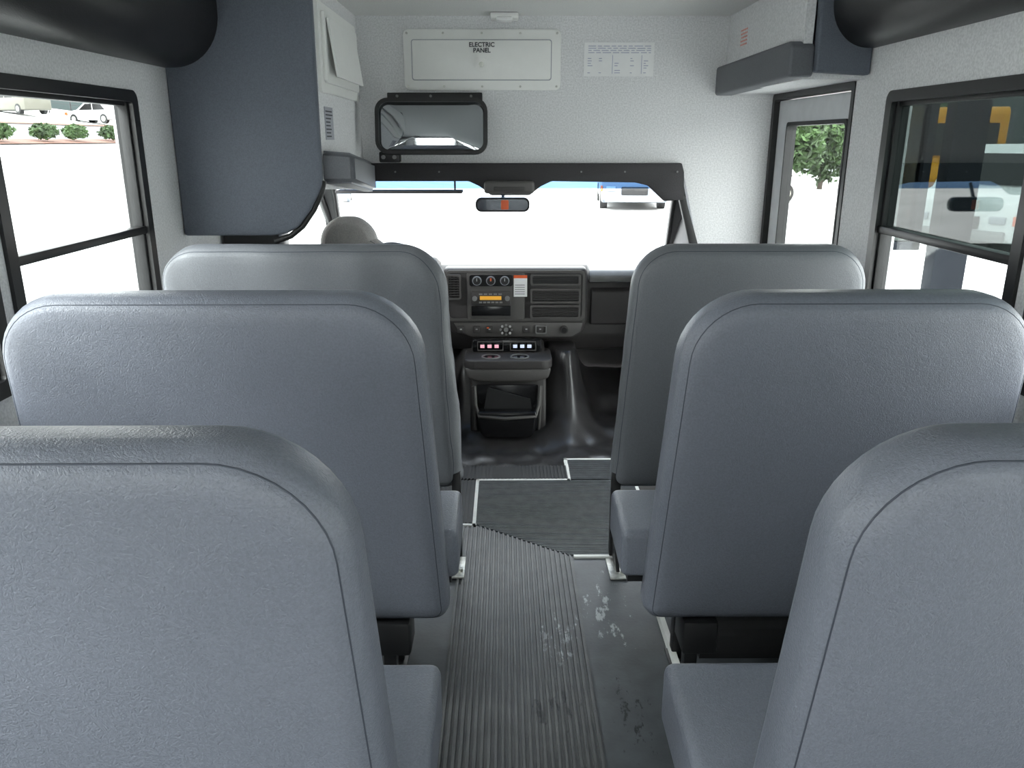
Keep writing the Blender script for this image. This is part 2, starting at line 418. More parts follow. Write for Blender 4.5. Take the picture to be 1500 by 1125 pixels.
box('lower',(XL,YB-0.06,-0.06),(XR,YB,0.75),WALL,e); box('upper',(XL,YB-0.06,1.75),(XR,YB,CZ),WALL,e)
for a,b in((XL,-1.05),(-0.42,-0.34),(0.34,0.42),(1.08,XR)): box('pillar',(a,YB-0.06,0.75),(b,YB,1.75),WALL,e)
for i,(a,b) in enumerate(((-1.05,-0.42),(-0.34,0.34),(0.42,1.08))):
    w=E('window_%d'%(n+i),((a+b)/2,YB,1.25))
    ring('frame',rr(a-0.01,b+0.01,0.74,1.76,0.03),rr(a+0.03,b-0.03,0.78,1.72,0.02),'y',YB-0.05,YB+0.012,BLACK,w)
    box('pane',(a+0.02,YB-0.03,0.77),(b-0.02,YB-0.026,1.73),GL_SIDE,w)
def duct(side):
    if side<0:
        x0=XL+0.002; zb=H+0.235; zt=CZ-0.002
        pts=[(x0,zt),(x0,zb)]
        for i in range(13):
            t=R(-90+90*i/12); pts.append((x0+0.035+0.165*math.cos(t),zb+0.175+0.175*math.sin(t)))
        pts+=[(x0+0.20,zt)]
    else:
        x0=XR-0.002; zb=H+0.288; zt=CZ-0.002
        pts=[(x0,zt),(x0,zb)]
        for i in range(13):
            t=R(-90+90*i/12); pts.append((x0-0.02-0.13*math.cos(t),zb+0.14+0.14*math.sin(t)))
        pts+=[(x0-0.15,zt)]
    o=prism('overhead_duct',pts,'y',YB+0.01,2.922 if side<0 else 2.815,DUCT)
    for p in o.data.polygons: p.use_smooth=True
    o.data.set_sharp_from_angle(angle=R(30))
duct(-1); duct(1)

# ------------------------------------------------------------ front bulkhead
prism('wall_front',[(-0.66,CZ),(XR+0.07,CZ),(XR+0.07,-0.56),(0.93,-0.56),(0.93,0.90),(0.835,1.27),(0.82,1.30),(-0.66,1.30)],'y',YF,YF+0.05,WALL)
e=E('driver_overhead_cabinet',(-0.9,3.4,1.6))
pp=[(XL+0.002,CZ-0.002),(-0.645,CZ-0.002),(-0.650,1.29),(-0.668,1.25),(-0.70,1.195),(-0.745,1.14),(-0.79,1.115),(-0.84,1.108),(XL+0.002,1.108)]
prism('padded_end_panel',pp,'y',2.925,2.965,PAD,e,0.01,3)
prism('cabinet_side',[(2.965,1.30),(YF,1.25),(YF,CZ-0.002),(2.965,CZ-0.002)],'x',-0.668,-0.652,WALL,e)
prism('cabinet_bottom',[(2.965,1.27),(YF,1.22),(YF,1.25),(2.965,1.30)],'x',XL+0.002,-0.668,WALL,e)
arc=[(-0.648,2.95,1.30),(-0.658,2.95,1.262),(-0.69,2.95,1.20),(-0.735,2.95,1.14),(-0.78,2.95,1.105),(-0.84,2.95,1.085)]
tube('edge_welt',arc,0.011,BLKRUB,e)
ring('door_frame',rr(2.99,3.72,1.60,1.90,0.02),rr(3.04,3.67,1.645,1.86,0.015),'x',-0.653,-0.640,WHITEP,e)
prism('door_leaf',rr(3.03,3.68,1.635,1.87,0.015),'x',-0.640,-0.628,WHITEP,e,0.002)
# hinged flap standing slightly proud at the bottom
bm=bmesh.new()
def P8(L):
    v=[bm.verts.new(p) for p in L]
    for f in((0,1,2,3),(4,5,6,7),(0,1,5,4),(1,2,6,5),(2,3,7,6),(3,0,4,7)): bm.faces.new([v[i] for i in f])
P8([(-0.626,3.06,1.85),(-0.618,3.06,1.85),(-0.592,3.06,1.655),(-0.600,3.06,1.655),(-0.626,3.58,1.85),(-0.618,3.58,1.85),(-0.592,3.58,1.655),(-0.600,3.58,1.655)])
frombm('door_flap',bm,WHITEP,e)
cyl('door_latch',(-0.622,3.63,1.74),0.014,0.014,'x',SILVER,e)
tube('door_hinge',[(-0.636,3.68,1.65),(-0.636,3.68,1.86)],0.006,SILVER,e)
bm=bmesh.new()
P8([(-0.665,2.967,1.290),(-0.540,2.98,1.290),(-0.540,2.98,1.395),(-0.665,2.967,1.405),(-0.665,3.81,1.21),(-0.595,3.81,1.21),(-0.595,3.81,1.34),(-0.665,3.81,1.345)])
bmesh.ops.recalc_face_normals(bm,faces=bm.faces)
bmesh.ops.bevel(bm,geom=bm.edges[:],offset=0.016,segments=3,affect='EDGES')
frombm('header_pad',bm,PAD2,e,angle=60)
e=E('inspection_plate',(-0.65,3.15,1.5))
box('plate',(-0.652,3.05,1.44),(-0.649,3.19,1.555),DIAL,e)
for i in range(8): box('plate_line',(-0.6490,3.06,1.45+i*0.0125),(-0.6485,3.06+random.uniform(0.07,0.12),1.4545+i*0.0125),INKG,e)

e=E('trim_windshield_header',(0.1,3.8,1.25))
hp=[(-0.64,1.338),(0.81,1.338),(0.822,1.30),(0.83,1.175),(0.74,1.168),(0.66,1.238),(0.60,1.252),(0.215,1.258),(0.165,1.235),(0.115,1.195),(-0.065,1.195),(-0.115,1.235),(-0.165,1.258),(-0.64,1.258)]
prism('header_band',hp,'y',3.775,3.815,HEAD,e,0.006,2)
box('console_dome',(-0.095,3.73,1.205),(0.135,3.80,1.262),DASH2,e,0.014,3)
box('dome_lens',(-0.05,3.725,1.218),(0.09,3.735,1.236),DASH,e,0.003)
prism('right_post_trim',[(0.805,1.19),(0.835,1.19),(0.945,0.86),(0.90,0.86)],'y',3.78,3.815,BLKRUB,e,0.003)
for px_ in(-0.5,-0.3,0.35,0.55,0.79): cyl('screw',(px_,3.773,1.30),0.004,0.006,'y',DASHL,e,seg=12)

e=E('electric_panel',(-0.1,3.81,1.78))
prism('flange',rr(-0.447,0.250,1.652,1.905,0.025),'y',3.806,3.8195,WHITEP,e,0.003)
ring('door_gap',rr(-0.412,0.209,1.693,1.863,0.012),rr(-0.408,0.205,1.697,1.859,0.010),'y',3.8045,3.807,DIAL,e)
prism('door',rr(-0.408,0.205,1.697,1.859,0.010),'y',3.798,3.807,WHITEP,e,0.002)
cyl('lock',(-0.102,3.792,1.758),0.030,0.010,'y',WHITEP,e,bev=0.003); cyl('lock_core',(-0.102,3.785,1.758),0.011,0.01,'y',SILVER,e)
text('lettering','ELECTRIC\nPANEL',0.026,(-0.10,3.7965,1.828),(R(90),0,0),INKG,e)
for xx in(-0.43,-0.27,-0.10,0.07,0.232):
    for zz in(1.668,1.888): cyl('rivet',(xx,3.804,zz),0.005,0.006,'y',SILVER,e,seg=10)
e=E('safety_notice',(0.51,3.818,1.78))
box('sheet',(0.354,3.8165,1.712),(0.665,3.8195,1.852),PAPER,e)
for i in range(4):
    x=0.372
    while x<0.64:
        w=random.uniform(0.012,0.04); box('print',(x,3.8155,1.836-i*0.009),(min(x+w,0.65),3.8166,1.838-i*0.009),INK,e); x+=w+0.008
for i in range(7):
    for x in(0.37,0.42,0.49,0.56,0.62):
        if random.random()<0.6: box('print',(x,3.8155,1.785-i*0.010),(x+random.uniform(0.008,0.026),3.8166,1.787-i*0.010),INK,e)
for x in(0.48,0.61): box('print',(x,3.8155,1.722),(x+0.0015,3.8166,1.80),INK,e)

e=E('interior_view_mirror',(-0.32,3.7,1.5))
box('bracket',(-0.525,3.79,1.575),(-0.10,3.819,1.642),BLACK,e,0.004)
for xx in(-0.48,-0.33,-0.15): cyl('bracket_bolt',(xx,3.787,1.627),0.006,0.01,'y',DASHL,e,seg=8)
for xx in(-0.50,-0.14): box('arm',(xx-0.012,3.71,1.56),(xx+0.012,3.80,1.60),BLACK,e,0.003)
tz=R(9)
def tmat(): return Matrix.Translation(Vector((-0.32,3.68,1.495)))@Matrix.Rotation(-tz,4,'X')
def tilted(nm,pts,d0,d1,mat,inner=None):
    o=(ring(nm,pts,inner,'y',d0,d1,mat,None) if inner else prism(nm,pts,'y',d0,d1,mat,None,0.0))
    o.data.transform(tmat()); o.parent=e; o.matrix_parent_inverse=Matrix.Translation(-e.location)
    return o
tilted('housing',rr(-0.238,0.238,-0.112,0.112,0.05),0.004,0.03,BLACK)
tilted('rim',rr(-0.245,0.245,-0.118,0.118,0.055),-0.022,0.012,BLKRUB,rr(-0.230,0.230,-0.103,0.103,0.042))
# convex mirror face
bm=bmesh.new(); rg=[]
for k in range(13):
    s=k/12
    if k==0: continue
    rg.append([bm.verts.new((x_*s,-0.016+0.016*(s*s),z_*s)) for x_,z_ in rr(-0.232,0.232,-0.105,0.105,0.044)])
for A,B in zip(rg,rg[1:]):
    for i in range(len(A)): bm.faces.new([A[i],A[(i+1)%len(A)],B[(i+1)%len(A)],B[i]])
cv=bm.verts.new((0,-0.016,0))
for i in range(len(rg[0])): bm.faces.new([cv,rg[0][(i+1)%len(rg[0])],rg[0][i]])
o=frombm('mirror_face',bm,CHROME,None,smooth=True)
o.data.transform(tmat()); o.parent=e; o.matrix_parent_inverse=Matrix.Translation(-e.location)
e=E('switch_box',(-0.56,3.8,1.37)); box('body',(-0.57,3.77,1.342),(-0.475,3.819,1.388),BLACK,e,0.006)
for xx in(-0.55,-0.50): cyl('knob',(xx,3.765,1.365),0.009,0.012,'y',DASHL,e,seg=14)

e=E('entry_overhead_cabinet',(1.1,3.3,1.8))
prism('header_pad',[(2.84,H+0.2),(2.84,H+0.30),(2.87,H+0.315),(YF-0.005,H+0.31),(YF-0.005,H+0.19)],'x',0.945,1.03,PAD2,e,0.012,3)
prism('side_panel',[(2.85,H+0.29),(YF-0.005,H+0.29),(YF-0.005,CZ-0.002),(2.85,CZ-0.002)],'x',0.99,1.02,WALL,e)
box('soffit',(1.0,2.86,H+0.195),(XR-0.002,YF-0.005,H+0.225),WALL,e)
prism('padded_end',[(1.025,CZ-0.002),(1.03,H+0.215),(XR-0.004,H+0.205),(XR-0.004,CZ-0.002)],'y',2.82,2.862,PAD,e,0.008,3)
for i in range(5):
    y_=3.52
    while y_<3.60:
        w=random.uniform(0.012,0.025); box('warning_print',(0.9885,y_,1.815+i*0.014),(0.990,y_+w,1.821+i*0.014),INKR,e); y_+=w+0.007
e=E('clearance_lamp',(0,3.78,1.94)); box('base',(-0.06,3.70,1.935),(0.06,3.80,1.959),WHITEP,e,0.006); box('lens',(-0.035,3.69,1.925),(0.035,3.77,1.94),PAPER,e,0.006)

e=E('wall_entry',(XR,3.4,0))
box('door_head',(XR,2.93,1.635),(XR+0.07,YF,CZ),WALL,e)
e=E('door_1',(XR+0.03,3.37,0.6))
ring('jamb',rr(2.93,3.815,-0.52,1.635,0.02),rr(2.955,3.785,-0.50,1.610,0.015),'x',XR-0.004,XR+0.07,BLACK,e)
GREYF=M('door_frame_grey',(0.62,0.63,0.65),0.5,var=0.04)
ring('leaf',rr(2.96,3.78,-0.48,1.605,0.01),rr(3.01,3.64,-0.2,1.505,0.02),'x',XR+0.02,XR+0.05,GREYF,e)
ring('gasket',rr(3.002,3.648,-0.208,1.513,0.02),rr(3.014,3.636,-0.194,1.497,0.02),'x',XR+0.012,XR+0.054,BLKRUB,e)
box('pane',(XR+0.035,3.01,-0.2),(XR+0.039,3.64,1.505),GL_SIDE,e)

# ------------------------------------------------------------ cab shell
CABW=M('cab_trim_grey',(0.08,0.08,0.084),0.7,var=0.06)
e=E('cab_shell',(0,4.4,1))
prism('headliner',[(YF+0.05,1.345),(4.28,1.30),(4.28,1.34),(YF+0.05,1.40)],'x',-0.98,0.98,CABW,e)
for s in(-1,1):
    bm=bmesh.new()
    P8([(s*0.90,4.26,1.34),(s*0.965,4.24,1.34),(s*0.965,4.32,1.34),(s*0.90,4.34,1.34),(s*1.00,5.0,0.66),(s*1.07,4.98,0.66),(s*1.07,5.08,0.66),(s*1.0,5.1,0.66)])
    frombm('a_pillar',bm,CABW,e)
    tube('pillar_grab_edge',[(s*0.90,4.28,1.30),(s*1.0,5.0,0.68)],0.012,BLKRUB,e)
    x0=s*1.00; x1=s*1.05
    if s<0:
        prism('cab_door_lower',[(3.60,-0.1),(5.0,-0.1),(5.0,0.74),(3.60,0.86)],'x',min(x0,x1),max(x0,x1),CABW,e)
        tube('cab_door_window_frame',[(x0,3.62,0.86),(x0,3.66,1.10),(x0,3.80,1.26),(x0,4.28,1.27),(x0,4.95,0.76)],0.022,BLACK,e)
        prism('cab_door_glass',[(3.62,0.85),(4.98,0.72),(4.28,1.27),(3.80,1.26),(3.66,1.1)],'x',x0-0.02,x0-0.016,GL_SIDE,e)
        box('b_pillar',(-1.15,3.46,-0.1),(-0.98,3.62,1.30),BLACK,e,0.01)
        box('b_pillar_lower',(-1.15,3.30,-0.05),(-0.92,3.45,1.12),BLACK,e,0.01)
    else:
        prism('cab_side_panel',[(3.88,-0.1),(5.0,-0.1),(5.0,0.74),(4.3,1.3),(3.88,1.3)],'x',x0,x1,CABW,e)
box('firewall',(-1.05,4.62,-0.1),(1.05,4.66,0.62),DASH,e)
e=E('windshield',(0,4.7,1))
def quad(nm,L,m):
    bm=bmesh.new(); bm.faces.new([bm.verts.new(p) for p in L]); frombm(nm,bm,m,e)
quad('pane',((-0.935,4.40,1.19),(0.935,4.40,1.19),(1.02,5.06,0.66),(-1.02,5.06,0.66)),GL_WS)
quad('shade_band',((-0.92,4.25,1.31),(0.92,4.25,1.31),(0.935,4.40,1.19),(-0.935,4.40,1.19)),GL_BLUE)
s=E('sun_visor',(-0.52,4.15,1.2)); box('visor',(-0.84,4.06,1.185),(-0.21,4.17,1.200),CABW,s,0.006,3)
for xx in(-0.8,-0.25): tube('rod',[(xx,4.12,1.20),(xx,4.12,1.31)],0.005,BLACK,s)
s=E('sun_visor',(0.52,4.15,1.2)); box('visor',(0.26,4.10,1.262),(0.84,4.24,1.278),CABW,s,0.006,3)
for xx in(0.3,0.8): tube('rod',[(xx,4.12,1.27),(xx,4.12,1.31)],0.005,BLACK,s)
e=E('rear_view_mirror',(-0.015,4.28,1.11))
prism('housing',rr(-0.154,0.130,1.078,1.152,0.03),'y',4.27,4.305,BLACK,e,0.006)
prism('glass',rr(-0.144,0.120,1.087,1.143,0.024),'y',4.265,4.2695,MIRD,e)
prism('orange_reflection',rr(-0.020,0.020,1.091,1.139,0.006),'y',4.262,4.2645,ORANGE,e)  # orange reflection in the mirror, painted as a flat plate
tube('stem',[(-0.01,4.30,1.13),(-0.01,4.36,1.22)],0.009,BLACK,e)
prism('van_hood',[(5.10,0.64),(5.9,0.48),(6.0,0.2),(6.0,-0.3),(5.10,-0.3)],'x',-0.95,0.95,WHITEP,None,0.03)

# ------------------------------------------------------------ dashboard
e=E('dashboard',(0,4.4,0.6))
prof=[(4.40,0.30),(4.33,0.40),(4.32,0.62),(4.36,0.735),(4.45,0.775),(4.70,0.76),(5.05,0.655),(5.05,0.30)]
prism('body',prof,'x',-1.0,1.0,DASH,e,0.02,3)
prism('center_stack',[(-0.33,0.785),(0.44,0.785),(0.445,0.50),(0.42,0.43),(0.36,0.395),(-0.20,0.40),(-0.29,0.43),(-0.33,0.50)],'y',4.25,4.36,DASH,e,0.022,3)
ring('stack_bezel',rr(-0.32,0.43,0.50,0.775,0.03),rr(-0.305,0.415,0.515,0.762,0.025),'y',4.244,4.255,DASH2,e)
box('radio_surround',(-0.205,4.240,0.508),(0.105,4.256,0.762),DASH2,e,0.008)
prism('hvac_panel',rr(-0.19,0.04,0.692,0.752,0.012),'y',4.232,4.244,GLOSSB,e)
for x in(-0.15,-0.076,-0.002):
    cyl('hvac_dial_ring',(x,4.230,0.722),0.025,0.006,'y',DIAL,e); cyl('hvac_knob',(x,4.222,0.722),0.020,0.022,'y',BLACK,e,bev=0.003)
    box('knob_mark',(x-0.002,4.2095,0.722),(x+0.002,4.212,0.738),ICON,e)
box('knob_red_mark',(-0.080,4.2085,0.724),(-0.072,4.2095,0.738),ORANGE,e)
box('radio_face',(-0.182,4.226,0.592),(0.03,4.246,0.665),DASH,e,0.005)
box('radio_display',(-0.135,4.223,0.620),(-0.02,4.227,0.640),AMBER,e)
for i in range(6): box('radio_button',(-0.14+i*0.022,4.222,0.602),(-0.124+i*0.022,4.227,0.610),DASHL,e)
for i in range(5): box('radio_button',(-0.14+i*0.026,4.222,0.647),(-0.121+i*0.026,4.227,0.654),DASHL,e)
for x in(-0.163,0.012):
    cyl('radio_knob',(x,4.219,0.628),0.013,0.02,'y',DASHL,e,bev=0.003)
box('storage_pocket',(-0.182,4.234,0.530),(0.03,4.242,0.585),GLOSSB,e,0.004)
box('label_orange',(0.046,4.236,0.728),(0.118,4.2395,0.750),ORANGE,e); box('label_white',(0.046,4.235,0.635),(0.118,4.239,0.734),PAPER,e)
for i in range(5): box('label_print',(0.052,4.2345,0.648+i*0.012),(0.105,4.236,0.651+i*0.012),INKG,e)
def vent(x0,x1,z0,z1,ns):
    ring('vent_frame',rr(x0,x1,z0,z1,0.012),rr(x0+0.010,x1-0.010,z0+0.010,z1-0.010,0.008),'y',4.226,4.252,DASH2,e)
    box('vent_back',(x0+0.005,4.246,z0+0.005),(x1-0.005,4.25,z1-0.005),BLACK,e)
    for i in range(ns):
        z=z0+0.014+(z1-z0-0.028)*(i+0.5)/ns
        box('vent_slat',(x0+0.008,4.229,z-0.0022),(x1-0.008,4.246,z+0.0022),DASH,e,rot=(R(-18),0,0))
    for k in range(1,4):
        xx=x0+(x1-x0)*k/4; box('vent_vane',(xx-0.002,4.236,z0+0.008),(xx+0.002,4.248,z1-0.008),DASH,e)
vent(0.135,0.405,0.60,0.680,6)
ring('upper_tray_rim',rr(0.135,0.405,0.695,0.755,0.012),rr(0.147,0.393,0.705,0.745,0.008),'y',4.232,4.252,DASH2,e)
box('upper_tray_recess',(0.14,4.243,0.70),(0.40,4.2455,0.75),BLACK,e)
for i in range(3): box('tray_slat',(0.148,4.238,0.712+i*0.012),(0.392,4.25,0.714+i*0.012),DASH,e)
vent(0.135,0.405,0.515,0.59,5)
vent(-0.312,-0.235,0.62,0.755,8)
prism('switch_row',[(-0.28,0.492),(0.42,0.492),(0.41,0.44),(0.36,0.412),(-0.18,0.412),(-0.25,0.44)],'y',4.238,4.256,DASH2,e,0.005)
for x in(-0.24,-0.155,-0.085,0.115,0.19):
    box('switch',(x-0.018,4.230,0.437),(x+0.018,4.242,0.474),DASH,e,0.004); box('switch_icon',(x-0.005,4.2285,0.455),(x+0.005,4.2305,0.460),ICON,e)
box('airbag_light',(-0.10,4.228,0.462),(-0.088,4.230,0.470),ORANGE,e)
for a in range(8):
    t=a*math.pi/4; cyl('pad_button',(0.005+0.030*math.cos(t),4.228,0.455+0.026*math.sin(t)),0.0062,0.008,'y',ICON if a%2 else DASHL,e,seg=12)
cyl('pad_center',(0.005,4.228,0.455),0.012,0.008,'y',DASHL,e)
cyl('power_outlet',(0.32,4.232,0.455),0.022,0.02,'y',DASH,e); cyl('power_outlet_cap',(0.32,4.222,0.455),0.015,0.01,'y',BLACK,e)
ring('square_plug',rr(0.165,0.225,0.432,0.478,0.006),rr(0.170,0.220,0.437,0.473,0.005),'y',4.226,4.24,DASHL,e)
prism('passenger_upper',[(4.30,0.70),(4.28,0.735),(4.31,0.765),(4.45,0.785),(4.45,0.70)],'x',0.455,0.95,DASHL,e,0.01)
prism('glove_box',[(4.30,0.47),(4.295,0.65),(4.33,0.67),(4.36,0.45)],'x',0.47,0.93,DASH,e,0.008)
prism('cluster_hood',[(4.26,0.62),(4.24,0.80),(4.32,0.84),(4.55,0.79),(4.5,0.6)],'x',-0.83,-0.36,DASH,e,0.025,3)
e=E('steering_wheel',(-0.58,3.98,0.72))
c=Vector((-0.58,4.02,0.755)); t=R(28)
pts=[c+Vector((0.195*math.cos(2*math.pi*i/48),0.195*math.sin(2*math.pi*i/48)*math.sin(t),0.195*math.sin(2*math.pi*i/48)*math.cos(t))) for i in range(48)]
tube('rim',pts,0.015,BLKRUB,e,cyclic=True)
for a in(0,math.pi,-math.pi/2): tube('spoke',[c,c+Vector((0.19*math.cos(a),0.19*math.sin(a)*math.sin(t),0.19*math.sin(a)*math.cos(t)))],0.014,DASH2,e)
cyl('hub',(c.x,c.y+0.01,c.z),0.065,0.05,'y',DASH2,e,bev=0.012)
tube('column',[c+Vector((0,0.02,-0.01)),c+Vector((0,0.32,-0.12))],0.045,DASH,e)
tube('gear_lever',[(-0.55,4.14,0.74),(-0.42,4.10,0.765),(-0.35,4.08,0.79)],0.008,SILVER,e)
tube('gear_knob',[(-0.365,4.085,0.785),(-0.325,4.07,0.80)],0.015,ICON,e)

# ------------------------------------------------------------ engine cover console
e=E('engine_cover_console',(0.02,4.1,0.2))
prism('body',[(3.98,-0.07),(3.99,0.10),(4.03,0.22),(4.05,0.33),(4.08,0.345),(4.26,0.36),(4.34,0.38),(4.36,-0.07)],'x',-0.185,0.215,DASH,e,0.015,3)
prism('shelf',rr(-0.215,0.245,3.98,4.27,0.06),'z',0.300,0.348,DASH,e,0.010,3)
prism('shelf_lip',[(-0.210,0.305),(0.240,0.305),(0.225,0.25),(0.17,0.232),(-0.14,0.232),(-0.195,0.25)],'y',3.985,4.06,DASH2,e,0.014,3)
for x in(-0.075,0.075):
    C=lambda r:[(x+r*math.cos(2*math.pi*i/28),4.055+r*0.9*math.sin(2*math.pi*i/28)) for i in range(28)]
    ring('cup_holder_rim',C(0.05),C(0.043),'z',0.347,0.354,DASHL,e)
    cyl('cup_holder_well',(x,4.055,0.349),0.041,0.004,'z',GLOSSB,e)
box('switch_panel',(-0.175,4.15,0.352),(0.195,4.20,0.418),GLOSSB,e,0.006)
for gx,mm in((-0.13,SWR),(0.045,SWB)):
    ring('switch_bezel',rr(gx-0.020,gx+0.120,0.359,0.411,0.006),rr(gx-0.015,gx+0.115,0.364,0.406,0.005),'y',4.142,4.152,DASH2,e)
    for i in range(3):
        box('rocker',(gx+i*0.038-0.008,4.140,0.368),(gx+i*0.038+0.026,4.150,0.402),GLOSSB,e,0.003)
        box('rocker_lamp',(gx+i*0.038-0.003,4.138,0.376),(gx+i*0.038+0.019,4.1405,0.394),mm,e,0.001)
box('bin_back',(-0.15,3.972,-0.03),(0.17,3.985,0.22),GLOSSB,e,0.005)
prism('bin_pocket',[(-0.145,0.10),(0.165,0.10),(0.150,-0.02),(0.125,-0.045),(-0.105,-0.045),(-0.130,-0.02)],'y',3.885,3.97,GLOSSB,e,0.014,3)
tube('bin_rim',[(-0.160,3.97,0.215),(-0.155,3.94,0.12),(-0.135,3.89,0.075),(0.0,3.875,0.068),(0.155,3.89,0.075),(0.175,3.94,0.12),(0.180,3.97,0.215)],0.009,DASH2,e)
prism('bin_folder',[(-0.12,0.05),(0.14,0.08),(0.13,0.15),(-0.09,0.215)],'y',3.945,3.957,BLKRUB,e)
for s,x in((-1,-0.168),(1,0.188)): tube('bin_side_bead',[(x,3.985,0.21),(x-s*0.012,3.98,-0.03)],0.008,DASH2,e)

# ------------------------------------------------------------ exterior
CONC=M('concrete_lot',(0.50,0.50,0.49),0.85,var=0.10,vscale=0.6,detail=6)
ASPH=M('asphalt_road',(0.11,0.11,0.115),0.9,var=0.08,vscale=2)
MULCH=M('mulch_bed',(0.14,0.065,0.045),0.9,var=0.2,vscale=6)
LEAF=M('foliage',(0.035,0.070,0.018),0.7,var=0.5,vscale=1.5)
BARK=M('bark',(0.06,0.045,0.035),0.9,var=0.2)
def gz(x,y): return -0.75+0.125*max(0,-x-3)
bm=bmesh.new(); g=[]
xs=[-120,-80,-50,-36,-30,-24,-18,-14,-10,-6,-3,0,4,8,14,22,40,80,120]; ys=[-60,-30,-10,0,5,10,15,20,30,40,60,90,140]
for y in ys: g.append([bm.verts.new((x,y,gz(x,y))) for x in xs])
for j in range(len(ys)-1):
    for i in range(len(xs)-1): bm.faces.new([g[j][i],g[j][i+1],g[j+1][i+1],g[j+1][i]])
frombm('ground_lot',bm,CONC)
def patch(name,pts,mat,dz):
    bm=bmesh.new(); bm.faces.new([bm.verts.new((x,y,gz(x,y)+dz)) for x,y in pts]); return frombm(name,bm,mat)
patch('street',[(-20.5,-30),(-20.5,110),(-27,110),(-27,-30)],ASPH,0.03)
patch('planting_bed',[(-19,10),(-19,100),(-20.4,100),(-20.4,10)],MULCH,0.05)
patch('planting_bed',[(-27.2,10),(-27.2,110),(-28.2,110),(-28.2,10)],MULCH,0.05)
def foliage(name,c,r,n,size,trunk=None,mat=LEAF):
    e=E(name,c); bm=bmesh.new()
    for i in range(n):
        d=Vector((random.gauss(0,1),random.gauss(0,1),random.gauss(0,1))).normalized()*(random.uniform(0.6,1.0))
        q=0.8+0.3*noise.noise(d*2.5+Vector(c))
        p=Vector(c)+Vector((d.x*r[0]*q,d.y*r[1]*q,d.z*r[2]*q))
        u=Vector((random.gauss(0,1),random.gauss(0,1),random.gauss(0,1))).normalized(); w=u.orthogonal().normalized(); s=size*random.uniform(.6,1.3)
        vs=[bm.verts.new(p+u*s),bm.verts.new(p+w*s*.5),bm.verts.new(p-u*s),bm.verts.new(p-w*s*.5)]; bm.faces.new(vs)
    frombm('leaves',bm,mat,e)
    if trunk is not None: tube('trunk',[(c[0],c[1],trunk),(c[0]+0.1,c[1],c[2]-r[2]*0.3),(c[0],c[1],c[2]+r[2]*0.4)],0.12,BARK,e)
    return e
for i,y in enumerate((30,32.6,36,38.6,42,46,50)):
    foliage('clipped_hedge',(-19.7,y,gz(-19.7,y)+0.45),(0.5,1.1,0.38),900,0.09)
for (x,y,rx,rz,b) in((12.4,36,1.7,2.0,-0.75),(14.6,38,2.0,2.2,-0.75),(18.4,41,2.2,2.2,-0.75),(22.5,44,2.4,2.7,-0.75)):
    foliage('leafy_tree',(x,y,b+2.3),(rx,rx,rz),3200,0.22,trunk=b)
foliage('leafy_tree',(-27.7,66,7.4),(2.2,2.2,1.8),2200,0.2,trunk=gz(-27.7,60))
def car(name,loc,ang,body,L=4.4,W=1.8,Ht=1.45,van=False):
    e=E(name,(0,0,0))
    if van: prof=[(-L/2,0.3),(-L/2,Ht*0.95),(-L/2+0.2,Ht),(L*0.22,Ht),(L*0.34,Ht*0.60),(L*0.48,Ht*0.50),(L/2,0.35),(L/2-0.1,0.25),(-L/2+0.1,0.25)]
    else: prof=[(-L/2,0.35),(-L/2,0.85),(-L*0.42,0.95),(-L*0.30,Ht*0.97),(L*0.05,Ht),(L*0.24,0.95),(L*0.47,0.80),(L/2,0.40),(L/2-0.1,0.25),(-L/2+0.1,0.25)]
    prism('body',prof,'y',-W/2,W/2,body,e,0.08,3)
    gl=GLOSSB
    if van:
        wps=[[(-L*0.44,Ht*0.60),(-L*0.44,Ht*0.90),(-L*0.24,Ht*0.90),(-L*0.24,Ht*0.60)],[(-L*0.21,Ht*0.60),(-L*0.21,Ht*0.90),(-L*0.01,Ht*0.90),(-L*0.01,Ht*0.60)],[(L*0.02,Ht*0.60),(L*0.02,Ht*0.90),(L*0.20,Ht*0.90),(L*0.29,Ht*0.60)]]
        ws=[(L*0.225,Ht*0.96),(L*0.335,Ht*0.63)]
    else:
        wps=[[(-L*0.36,0.93),(-L*0.28,Ht*0.90),(-L*0.11,Ht*0.93),(-L*0.11,0.93)],[(-L*0.09,0.93),(-L*0.09,Ht*0.93),(L*0.04,Ht*0.93),(L*0.19,0.93)]]
        ws=[(L*0.065,Ht*0.97),(L*0.225,0.99)]
    for wp in wps: prism('side_glass',wp,'y',-W/2-0.01,W/2+0.01,gl,e,0.0)
    (xa,za),(xb,zb)=ws
    prism('front_glass',[(xa,za),(xa+0.03,za+0.0),(xb+0.03,zb),(xb,zb)],'y',-W*0.42,W*0.42,gl,e)
    for x in(-L*0.31,L*0.31):
        for s in(-1,1):
            cyl('tyre',(x,s*(W/2-0.1),0.33),0.33,0.24,'y',BLKRUB,e); cyl('hub_cap',(x,s*(W/2+0.025),0.33),0.19,0.02,'y',SILVER,e)
    for s in(-1,1): box('headlamp',(L/2-0.14,s*W*0.36-0.15,0.62),(L/2+0.01,s*W*0.36+0.15,0.76),DIAL,e,0.02); box('marker_lamp',(L/2-0.3,s*(W/2)-0.03,0.60),(L/2-0.05,s*(W/2)+0.03,0.78),ORANGE,e,0.01)
    box('grille',(L/2-0.06,-W*0.2,0.5),(L/2+0.03,W*0.2,0.75),GLOSSB,e,0.02)
    box('bumper',(L/2-0.05,-W*0.45,0.28),(L/2+0.08,W*0.45,0.48),DASHL,e,0.03)
    e.location=loc; e.rotation_euler=(0,0,ang); return e
CW=M('car_paint_white',(0.60,0.60,0.61),0.3,coat=0.3); CT=M('car_paint_tan',(0.13,0.125,0.10),0.35,coat=0.3); CY=M('school_bus_yellow',(0.42,0.19,0.015),0.5,spec=0.2)
